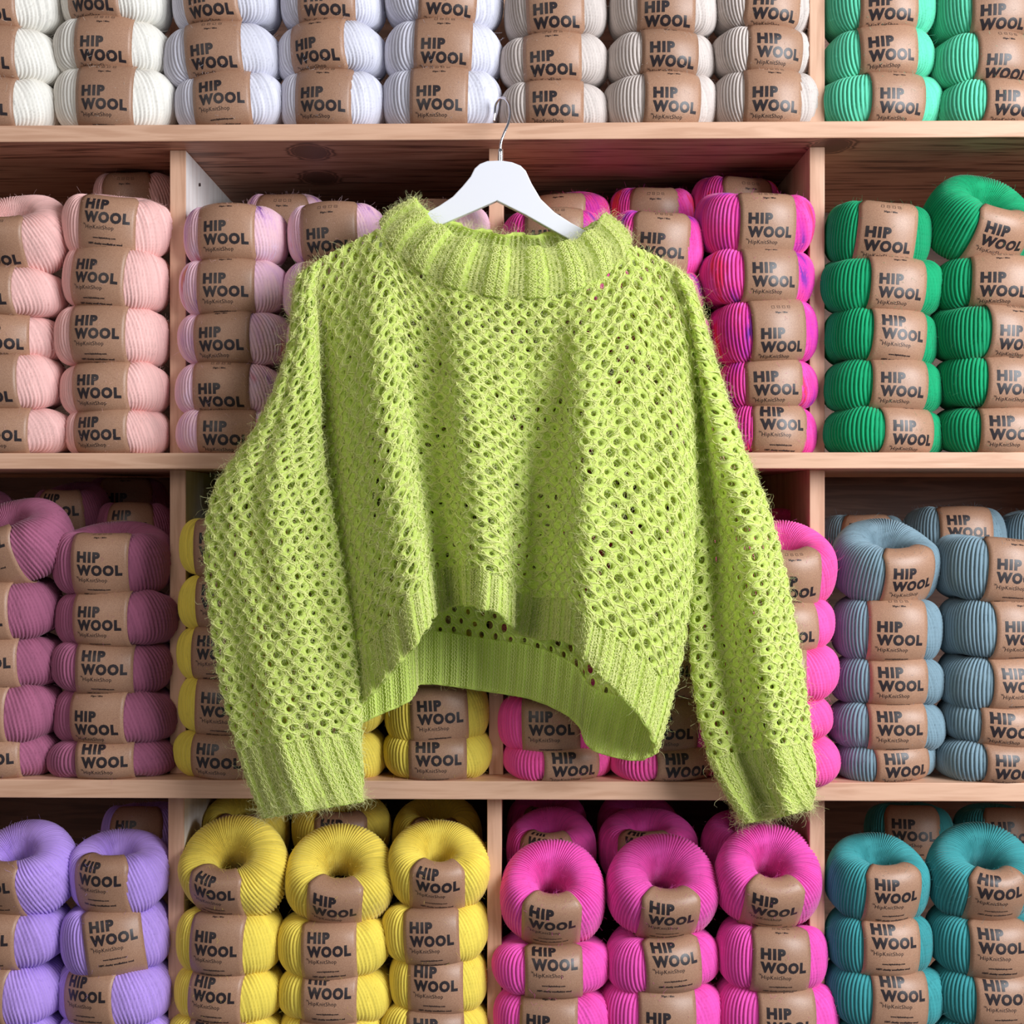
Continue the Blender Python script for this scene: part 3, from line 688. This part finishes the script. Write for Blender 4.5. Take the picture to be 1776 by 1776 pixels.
def respace(row_f, row_b, fs, nu):
    """row_f, row_b: (m,3) polylines, front left->right then back right->left; fs: share of the columns given to the front"""
    out = []
    nf = 400
    for R, k in ((row_f, fs), (row_b, 1 - fs)):
        s = np.concatenate([[0], np.cumsum(np.linalg.norm(np.diff(R, axis=0), axis=1))]); out.append((R, s, k))
    u = np.arange(nu)/nu; P = np.zeros((nu, 3))
    (Rf, sf, _), (Rb, sb, _) = out
    a = u < fs
    for c in range(3):
        P[a, c] = np.interp(u[a]/fs*sf[-1], sf, Rf[:, c]); P[~a, c] = np.interp((u[~a] - fs)/(1 - fs)*sb[-1], sb, Rb[:, c])
    return P
NV, NU = 260, 480
# ---- body
S = np.linspace(0, 1, 300)
def smooth(a, k=5):
    for _ in range(k):
        b = a.copy(); b[1:-1] = (a[:-2] + 2*a[1:-1] + a[2:])/4; a = b
    return a
hemF = np.array([(588, 1272, 0.0), (612, 1240, .008), (650, 1198, .026), (690, 1152, .048), (722, 1117, .060), (738, 1095, .060), (746, 1073, .040), (760, 1062, .012), (782, 1053, 0.0), (800, 1047, .012), (815, 1049, .040), (840, 1055, .052), (866, 1062, .050),
                 (882, 1078, .032), (893, 1095, .010), (925, 1107, 0.0), (955, 1108, .012), (982, 1110, .040), (998, 1120, .060), (1020, 1150, .068), (1058, 1186, .064), (1090, 1218, .056), (1118, 1250, .044), (1136, 1285, .026), (1140, 1302, .008)], float)
hemB = np.array([(1140, 1302, .008), (1120, 1316, -.004), (1092, 1316, -.010), (1060, 1309, -.012), (1030, 1300, -.013), (1014, 1285, -.016), (1006, 1258, -.022), (985, 1238, -.030), (950, 1220, -.040), (915, 1208, -.044), (880, 1202, -.046), (840, 1196, -.046), (800, 1190, -.046), (755, 1184, -.044),
                 (724, 1184, -.040), (717, 1196, -.022), (714, 1212, -.010), (690, 1224, -.008), (655, 1238, -.006), (620, 1255, -.004), (588, 1272, 0.0)], float)
HFx = I(S, np.linspace(0, 1, 2), [588, 1140]); HFy = smooth(I(HFx, hemF[:, 0], hemF[:, 1])); HFc = smooth(I(HFx, hemF[:, 0], hemF[:, 2]))*1.8
_st = I(S, [0, .27, .45, .757, 1], [0, .20, .44, .72, 1])
TFx = 516 + 679*_st
TFy = smooth(I(TFx, [516, 560, 620, 665, 700, 740, 860, 1000, 1060, 1090, 1140, 1172, 1195], [482, 447, 416, 396, 430, 452, 480, 474, 446, 424, 446, 466, 492]), 12)
neck = np.clip(1 - np.abs(TFx - 875)/250, 0, 1)**0.5
TFc = 0.004 + 0.036*neck
_kb = np.linspace(0, 1, len(hemB)); sb = np.concatenate([[0], np.cumsum(np.hypot(np.diff(hemB[:, 0]), np.diff(hemB[:, 1])))]); sb /= sb[-1]
HBx = smooth(I(S, sb, hemB[:, 0])); HBy = smooth(I(S, sb, hemB[:, 1])); HBc = smooth(I(S, sb, hemB[:, 2]))
TBx = 1195 - 679*S; TBy = smooth(I(TBx, [516, 560, 620, 665, 860, 1090, 1140, 1172, 1195], [482, 447, 416, 396, 440, 424, 446, 466, 492]), 12); TBc = -0.002 - 0.028*np.clip(1 - np.abs(TBx - 875)/300, 0, 1)**0.5
G = np.zeros((NV, NU, 3)); vv = np.linspace(0, 1, NV)
for j, v in enumerate(vv):
    right = np.clip((S - 0.72)/0.28, 0, 1)
    wx = v**(1 + 3.2*right**1.5); wc = np.clip((v - 0.06)/0.94, 0, 1)**0.7
    rnd = np.clip(v/0.10, 0, 1)**0.5; edge = np.clip(1 - neck*1.6, 0, 1)
    side = 0.020*np.sin(PI*min(1, v/1.0))**0.7*(1 - (2*S - 1)**8)
    x = TFx*(1 - wx) + HFx*wx + 14*np.sin(PI*v)*right**3
    y = TFy*(1 - v) + HFy*v
    c = TFc*(1 - wc)*(1 - edge*(1 - rnd)) + HFc*wc + side
    # soft vertical folds that start below the yoke
    ff = np.sin(PI*np.clip(v, 0, 1))**1.2
    c += ff*0.0085*(np.sin(2*PI*(S*5.2 + 0.25*v) + 0.6) + 0.5*np.sin(2*PI*(S*9.1 - 0.3*v) + 2))*(np.sin(PI*S)**0.5)
    c -= 0.034*np.exp(-((S - 0.05)/0.05)**2)*np.clip(v*3, 0, 1)*(1 - v**3)
    Rf = W(x, y, c)
    rl = np.clip((0.28 - S)/0.28, 0, 1)
    wb = v**(1 + 3.2*rl**1.5)
    xb = TBx*(1 - wb) + HBx*wb + 14*np.sin(PI*v)*rl**3
    yb = TBy*(1 - v) + HBy*v
    cb = TBc*(1 - v)*rnd + HBc*v - 0.014*np.sin(PI*v)**0.7*(1 - (2*S - 1)**8)
    Rb = W(xb, yb, cb)
    G[j] = respace(Rf, Rb, 0.52, NU)
BODY = Tube(G)
# ---- sleeves
def sleeve(Lp, Rp, c0, bulge, fold, ncol, front_extra=0):
    Lp = np.array(Lp, float); Rp = np.array(Rp, float)
    def rs(P):
        s = np.concatenate([[0], np.cumsum(np.hypot(*np.diff(P, axis=0).T))]); s /= s[-1]
        x = smooth(I(vv, s, P[:, 0]), 8); y = smooth(I(vv, s, P[:, 1]), 8); return x, y
    lx, ly = rs(Lp); rx, ry = rs(Rp)
    s = (1 - np.cos(np.linspace(0, PI, 200)))/2
    G = np.zeros((NV, NU, 3))
    for j, v in enumerate(vv):
        rnd = np.clip(v/0.05, 0, 1)**0.5
        wpx = math.hypot(rx[j] - lx[j], ry[j] - ly[j])
        b = bulge*min(1, wpx/210)**0.6*rnd
        sag = 0.0
        x = lx[j]*(1-s) + rx[j]*s; y = ly[j]*(1-s) + ry[j]*s
        prof = np.clip(np.sin(PI*s), 0, 1)**0.62
        c = c0(v) + b*prof + fold(s, v)*prof**0.5
        cb = c0(v) - 0.55*b*prof
        fs = min(0.5, max(0.06, wpx*1.12/(25.0*ncol)))
        G[j] = respace(W(x, y, c), W(x[::-1], y[::-1], cb[::-1]), fs, NU)
    return Tube(G)
LS = sleeve([(516, 480), (509, 540), (505, 590), (494, 630), (472, 690), (440, 752), (402, 802), (374, 845), (359, 900), (357, 980), (367, 1080), (382, 1180), (404, 1270), (430, 1350), (456, 1416)],
            [(556, 450), (543, 500), (549, 570), (552, 640), (556, 740), (565, 825), (578, 900), (592, 975), (604, 1040), (616, 1110), (622, 1180), (625, 1260), (626, 1330), (629, 1388)],
            lambda v: 0.004 + 0.024*min(1, v*4), 0.036,
            lambda s, v: 0.006*np.sin(2*PI*(s*1.6 + 0.7*v))*min(1, v*2) + 0.004*np.sin(2*PI*(s*3.1 - v)), 26)
RS = sleeve([(1146, 452), (1180, 500), (1187, 570), (1191, 660), (1194, 750), (1198, 850), (1207, 925), (1204, 1000), (1197, 1080), (1200, 1160), (1212, 1240), (1234, 1328), (1262, 1382), (1290, 1426)],
            [(1195, 484), (1213, 540), (1236, 620), (1263, 705), (1290, 785), (1324, 862), (1345, 930), (1362, 1000), (1377, 1080), (1391, 1160), (1401, 1240), (1410, 1320), (1412, 1368), (1403, 1404)],
            lambda v: -0.004 + 0.006*min(1, v*4), 0.050,
            lambda s, v: (-0.074*np.exp(-((s - 0.20 - 0.16*v)/(0.14 + 0.06*v))**2) + 0.020*np.exp(-((s - 0.68)/0.2)**2))*min(1, v*5)*(1 - 0.35*v) + 0.004*np.sin(2*PI*(s*2.3 + 0.8*v)), 26)
# ---- collar
th = np.arange(NU)*2*PI/NU; ct = -np.cos(th); stt = np.sin(th)          # starts at the left, front half first
front = np.clip(stt, 0, 1); back = np.clip(-stt, 0, 1)
topx = 884 + 163*ct; topy = 361 + 13*ct + 71*front**1.35 + 46*back**1.3; topc = 0.001 + 0.040*front - 0.026*back
botx = 876 + 213*ct; boty = 403 + 16*ct + 111*front**1.2 + 60*back; botc = 0.004 + 0.046*front - 0.036*back
G = np.zeros((NV, NU, 3))
for j, v in enumerate(vv):
    x = topx*(1-v) + botx*v; y = topy*(1-v) + boty*v; c = topc*(1-v) + botc*v + 0.010*np.sin(PI*v)*(front - back)
    x = x + 9*ct*np.sin(PI*v)
    G[j] = W(x, y, c)
COL = Tube(G)
sweat = thing('knitted_sweater', 'lime green fuzzy openwork knitted sweater hanging from the white hanger', 'sweater', W(870, 480, 0))
SO = np.array(sweat.location)
r9 = np.random.default_rng(11)
def hexnet(T, ncol, nrow, v0, v1, hole=(0.185, 0.34), seed=1):
    """openwork: hexagon cells, each pierced by a rounded hole; boundary shared"""
    r = np.random.default_rng(seed)
    pts = []
    hexv = [(0.5, -1/3), (0.5, 0), (0.5, 1/3), (0.25, 0.5), (0, 2/3), (-0.25, 0.5), (-0.5, 1/3), (-0.5, 0), (-0.5, -1/3), (-0.25, -0.5), (0, -2/3), (0.25, -0.5)]
    hexv = np.array(hexv); K = 12
    ii, jj = np.meshgrid(np.arange(ncol), np.arange(nrow)); ii = ii.ravel(); jj = jj.ravel(); nc = len(ii)
    cx = ii + 0.5*(jj % 2); cy = jj + 0.5
    ang = np.arctan2(hexv[:, 1]/0.66, hexv[:, 0]/0.5)
    jx = r.normal(0, 0.05, nc); jy = r.normal(0, 0.06, nc); sc = r.uniform(0.62, 1.22, nc)
    hxr = hole[0]*sc*r.uniform(0.85, 1.15, nc); hyr = hole[1]*sc*r.uniform(0.85, 1.15, nc)
    HX = cx[:, None] + jx[:, None] + hxr[:, None]*np.cos(ang)[None]; HY = cy[:, None] + jy[:, None] + hyr[:, None]*np.sin(ang)[None]
    BX = cx[:, None] + hexv[None, :, 0]; BY = cy[:, None] + hexv[None, :, 1]
    rings = []
    for t, h in ((0.0, -0.0022), (0.02, -0.0006), (0.22, 0.0010), (0.55, 0.0019), (0.8, 0.0015), (1.0, 0.0008)):
        X = HX*(1-t) + BX*t; Y = HY*(1-t) + BY*t
        hh = h + (0.0005*np.sin(X*23.0 + Y*9)*np.sin(Y*17 + X*5) if t > 0.1 else 0)
        rings.append(np.stack([X, Y, hh*np.ones_like(X)], -1))
    A = np.stack(rings, 1)            # nc, R, K, 3
    R = A.shape[1]
    X = A[..., 0].ravel(); Y = np.clip(A[..., 1].ravel(), 0, nrow); Hh = A[..., 2].ravel()
    u = X/ncol; v = v0 + (v1 - v0)*Y/nrow
    P = T.at(u, v, Hh)
    k = np.arange(K); k2 = (k+1) % K
    fc = []
    for q in range(R - 1):
        fc.append(np.stack([q*K + k, (q+1)*K + k, (q+1)*K + k2, q*K + k2], 1))
    fc = np.concatenate(fc); Fc = (fc[None] + (np.arange(nc)*R*K)[:, None, None]).reshape(-1, 4)
    # weld shared borders
    key = np.stack([np.round((X % ncol)*48).astype(int) % (ncol*48), np.round(Y*48).astype(int), np.tile(np.repeat(np.arange(R), K), nc)], 1)
    isb = key[:, 2] == R - 1
    idx = np.arange(len(X)); kk = key[:, 0]*100000 + key[:, 1]
    _, first, inv = np.unique(kk[isb], return_index=True, return_inverse=True)
    bi = idx[isb]; remap = idx.copy(); remap[bi] = bi[first][inv]
    Fc = remap[Fc]
    used, Fn = np.unique(Fc, return_inverse=True); Fn = Fn.reshape(-1, 4)
    return P[used] - SO, Fn
def netyarn(T, ncol, nrow, v0, v1, seed=2, rad=0.00072):
    """the plied strands that run zigzag between the holes"""
    r = np.random.default_rng(seed); m = nrow*6 + 1
    t = np.linspace(0, nrow, m); paths = []; hs = []
    for i in range(ncol):
        for side in (0, 1):
            # vertical stretch in row j at x=i+.5 (even) ; at i+1 or i (odd)
            ph = (t - 0.5)
            tri = np.abs(((ph) % 2) - 1)             # 1 at even rows, 0 at odd rows
            f = np.clip((tri - 0.5)*1.6 + 0.5, 0, 1); f = f*f*(3-2*f)
            for ply in (0, 1, 2, 3):
                xb = i + 0.5 + (1 - f)*(0.5 if side else -0.5)
                a = r.uniform(0, 2*PI)
                x = xb + (0.055 if side else -0.055)*f + 0.11*np.sin(t*PI*(1.3 + 0.5*ply) + a + ply*2.1) + np.convolve(r.normal(0, 0.10, m), [.25, .5, .25], 'same')
                h = 0.0022 + 0.0013*np.cos(t*PI*2.3 + a + ply*2.1) + np.convolve(r.normal(0, 0.0007, m), [.25, .5, .25], 'same')
                paths.append(x); hs.append(h)
    X = np.array(paths); Hh = np.array(hs)
    Tt = np.broadcast_to(t, X.shape) + r.normal(0, 0.05, X.shape)
    P = T.at(X/ncol, v0 + (v1-v0)*np.clip(Tt, 0, nrow)/nrow, Hh)
    rr = rad*r.uniform(0.45, 1.25, (X.shape[0], 1))*(1 + 0.3*np.sin(np.arange(m)*0.9)[None])
    V, Fc = tubes(P - SO, rr, 5)
    return V, Fc
def ribs(T, nrib, v0, v1, rows, amp=0.0030, lip0=False, lip1=False, seed=3, stitch=None):
    """ribbed band with real thickness: outer face, rolled edge, inner face"""
    spr = 14; nu = nrib*spr; u = np.arange(nu)/nu
    nv = rows; v = np.linspace(v0, v1, nv)
    U, V = np.meshgrid(u, v)
    ph = (U*nrib) % 1.0
    prof = np.clip(np.sin(2*PI*ph)*1.5, -1, 1)
    st = stitch or rows/3
    wv = (V - v0)/(v1 - v0)*st
    kn = np.where(ph < 0.5, np.cos(2*PI*(wv + np.abs((ph*4) % 1 - 0.5)*0.8)), np.sin(2*PI*wv)*np.cos(2*PI*ph*8)*0.6)
    h = amp*prof + 0.0007*kn + 0.0006*np.sin(U*nrib*1.7 + V*40)
    e = np.zeros_like(V)
    P = T.at(U, V, h)
    Pi = T.at(U, V, -0.0035 + 0.5*amp*prof - 0.0004*kn)
    Vv = [P.reshape(-1, 3), Pi.reshape(-1, 3)]; n = nu*nv
    Fs = [grid_faces(nu, nv, True), grid_faces(nu, nv, True)[:, ::-1] + n]
    k = np.arange(nu); k2 = (k+1) % nu
    tot = 2*n
    for lip, row, sg in ((lip0, 0, -1), (lip1, nv-1, 1)):
        if lip:
            dv = (P[row] - P[row + (1 if row == 0 else -1)]); dv /= np.linalg.norm(dv, axis=1, keepdims=True)
            mid = (P[row] + Pi[row])/2 + dv*0.0032; q1 = P[row]*0.8 + Pi[row]*0.2 + dv*0.0024; q2 = P[row]*0.2 + Pi[row]*0.8 + dv*0.0024
            Vv += [q1, mid, q2]
            seq = [k + row*nu, tot + k, tot + nu + k, tot + 2*nu + k, n + row*nu + k]; seq2 = [k2 + row*nu, tot + k2, tot + nu + k2, tot + 2*nu + k2, n + row*nu + k2]
            for q in range(4):
                fq = np.stack([seq[q], seq2[q], seq2[q+1], seq[q+1]], 1)
                Fs.append(fq if sg > 0 else fq[:, ::-1])
            tot += 3*nu
    # raised stitches on each rib: chains of slanting strands
    r = np.random.default_rng(seed)
    m = int(st*4) + 1; tt = np.linspace(0, 1, m); paths = []; hs = []
    for i in range(nrib):
        for c in (0.13, 0.37):
            for sg in (-1, 1):
                for ply in (0, 1):
                    a = r.uniform(-0.4, 0.4)
                    x = (i + c + sg*0.045*(1 + np.sin(2*PI*tt*st*0.5 + a + ply*2.5)) + r.normal(0, 0.012, m))/nrib
                    paths.append(x); hs.append(amp + 0.0008 + 0.0006*np.cos(2*PI*tt*st*0.5 + a + sg) + r.normal(0, 0.0003, m))
    for i in range(nrib):
        for c in (0.62, 0.75, 0.88):
            for ply in (0, 1):
                x = (i + c + 0.05*np.sin(2*PI*tt*st + r.uniform(0, 6)) + r.normal(0, 0.016, m))/nrib
                paths.append(x); hs.append(-amp*0.6 + 0.0008 + r.normal(0, 0.0004, m))
        for c in (0.1, 0.25, 0.4, 0.6, 0.75, 0.9):       # stitches showing on the inner face
            x = (i + c + 0.04*np.sin(2*PI*tt*st + r.uniform(0, 6)) + r.normal(0, 0.012, m))/nrib
            paths.append(x); hs.append(-0.0046 + (0.5*amp if c < 0.5 else -0.5*amp) + r.normal(0, 0.0003, m))
    X = np.array(paths); Hh = np.array(hs)
    Pt = T.at(X, np.broadcast_to(v0 + (v1-v0)*tt, X.shape), Hh)
    Vt, Ft = tubes(Pt - SO, 0.0006*r.uniform(0.6, 1.3, (X.shape[0], 1)), 5)
    return np.concatenate(Vv) - SO, Fs, Vt, Ft
def fibres(specs, seed=5):
    r = np.random.default_rng(seed); Vs = []; Fs = []; off = 0
    for T, n, v0, v1, Lmin, Lmax, rad, lift in specs:
        u = r.uniform(0, 1, n); v = r.uniform(v0, v1, n)
        P = T.at(u, v, np.full(n, 0.0015)); P2 = T.at(u, v, np.full(n, 0.0025)); N = (P2 - P)/0.001
        dr = r.normal(size=(n, 3)); dr -= N*(dr*N).sum(1, keepdims=True); dr /= np.linalg.norm(dr, axis=1, keepdims=True) + 1e-9
        L_ = r.uniform(Lmin, Lmax, (n, 1, 1)); t = np.linspace(0, 1, 5)[None, :, None]
        cur = r.normal(size=(n, 1, 3)); lf = r.uniform(0.1, lift, (n, 1, 1)); w_ = r.uniform(2, 7, (n, 1, 1))
        pp = P[:, None] + dr[:, None]*L_*t + N[:, None]*L_*lf*np.sin(t*2.2) + cur*L_*0.18*np.sin(t*w_)
        pp = (pp - SO); Tn = np.gradient(pp, axis=1); sd = np.cross(Tn, N[:, None] + 0.7*r.normal(size=(n, 1, 3)))
        sd /= np.linalg.norm(sd, axis=2, keepdims=True) + 1e-9
        sd *= (rad*np.array([1, 1, .9, .75, .45]))[None, :, None]
        V = np.stack([pp - sd, pp + sd], 2).reshape(-1, 3)
        q = np.arange(4)*2; base = np.stack([q, q + 1, q + 3, q + 2], 1)
        Fc = (base[None] + (np.arange(n)*10)[:, None, None]).reshape(-1, 4)
        Vs.append(V); Fs.append(Fc + off); off += len(V)
    return np.concatenate(Vs), np.concatenate(Fs)
def build_part(name, parent, pieces, mats=(GREEN, GREENL)):
    """pieces: list of (V, [faces], material index)"""
    V = []; Fq = []; fm = []; off = 0
    for v, fs, mi in pieces:
        for f in fs: Fq.append(f + off); fm.append(np.full(len(f), mi))
        V.append(v); off += len(v)
    return link(name, mk(name, np.concatenate(V), Fq, mats, fmat=np.concatenate(fm)), parent)
RB = 0.888; RC = 0.875
V1, F1 = hexnet(BODY, 56, 37, 0.0, RB, seed=1); V2, F2 = netyarn(BODY, 56, 37, 0.0, RB, seed=2)
build_part('openwork_body', sweat, [(V1, [F1], 0), (V2, [F2], 1)])
a, b, c, d = ribs(BODY, 46, RB - 0.004, 1.0, 34, 0.0026, lip1=True, seed=3, stitch=14)
build_part('hem_ribbing', sweat, [(a, b, 0), (c, [d], 1)])
a, b, c, d = ribs(COL, 18, 0.0, 1.0, 44, 0.0046, lip0=True, lip1=True, seed=4, stitch=18)
build_part('collar', sweat, [(a, b, 0), (c, [d], 1)])
for T, sd in ((LS, 20), (RS, 30)):
    V1, F1 = hexnet(T, 26, 52, 0.0, RC, seed=sd); V2, F2 = netyarn(T, 26, 52, 0.0, RC, seed=sd + 1)
    sl = build_part('sleeve', sweat, [(V1, [F1], 0), (V2, [F2], 1)])
    a, b, c, d = ribs(T, 22, RC - 0.004, 1.0, 40, 0.0022, lip1=True, seed=sd + 2, stitch=16)
    build_part('cuff', sl, [(a, b, 0), (c, [d], 1)])
fz_, ff_ = fibres([(BODY, 34000, 0, 1, .005, .015, .00020, 0.4), (LS, 18000, 0, 1, .005, .015, .00020, 0.4), (RS, 18000, 0, 1, .005, .015, .00020, 0.4), (COL, 7000, 0, 1, .004, .013, .00018, 0.5),
                   (BODY, 4000, 0, 1, .010, .024, .00013, 0.8), (LS, 2600, 0, 1, .010, .024, .00013, 0.8), (RS, 2600, 0, 1, .010, .024, .00013, 0.8), (COL, 1500, 0, 1, .010, .022, .00013, 0.9),
                   (LS, 900, .985, 1, .008, .022, .00012, 1.0), (RS, 900, .985, 1, .008, .022, .00012, 1.0), (COL, 700, 0, .03, .007, .018, .00012, 1.0)])
fo = link('mohair_halo', mk('mohair_halo', fz_, [ff_], (FUZZ,)), sweat); fo['kind'] = 'stuff'
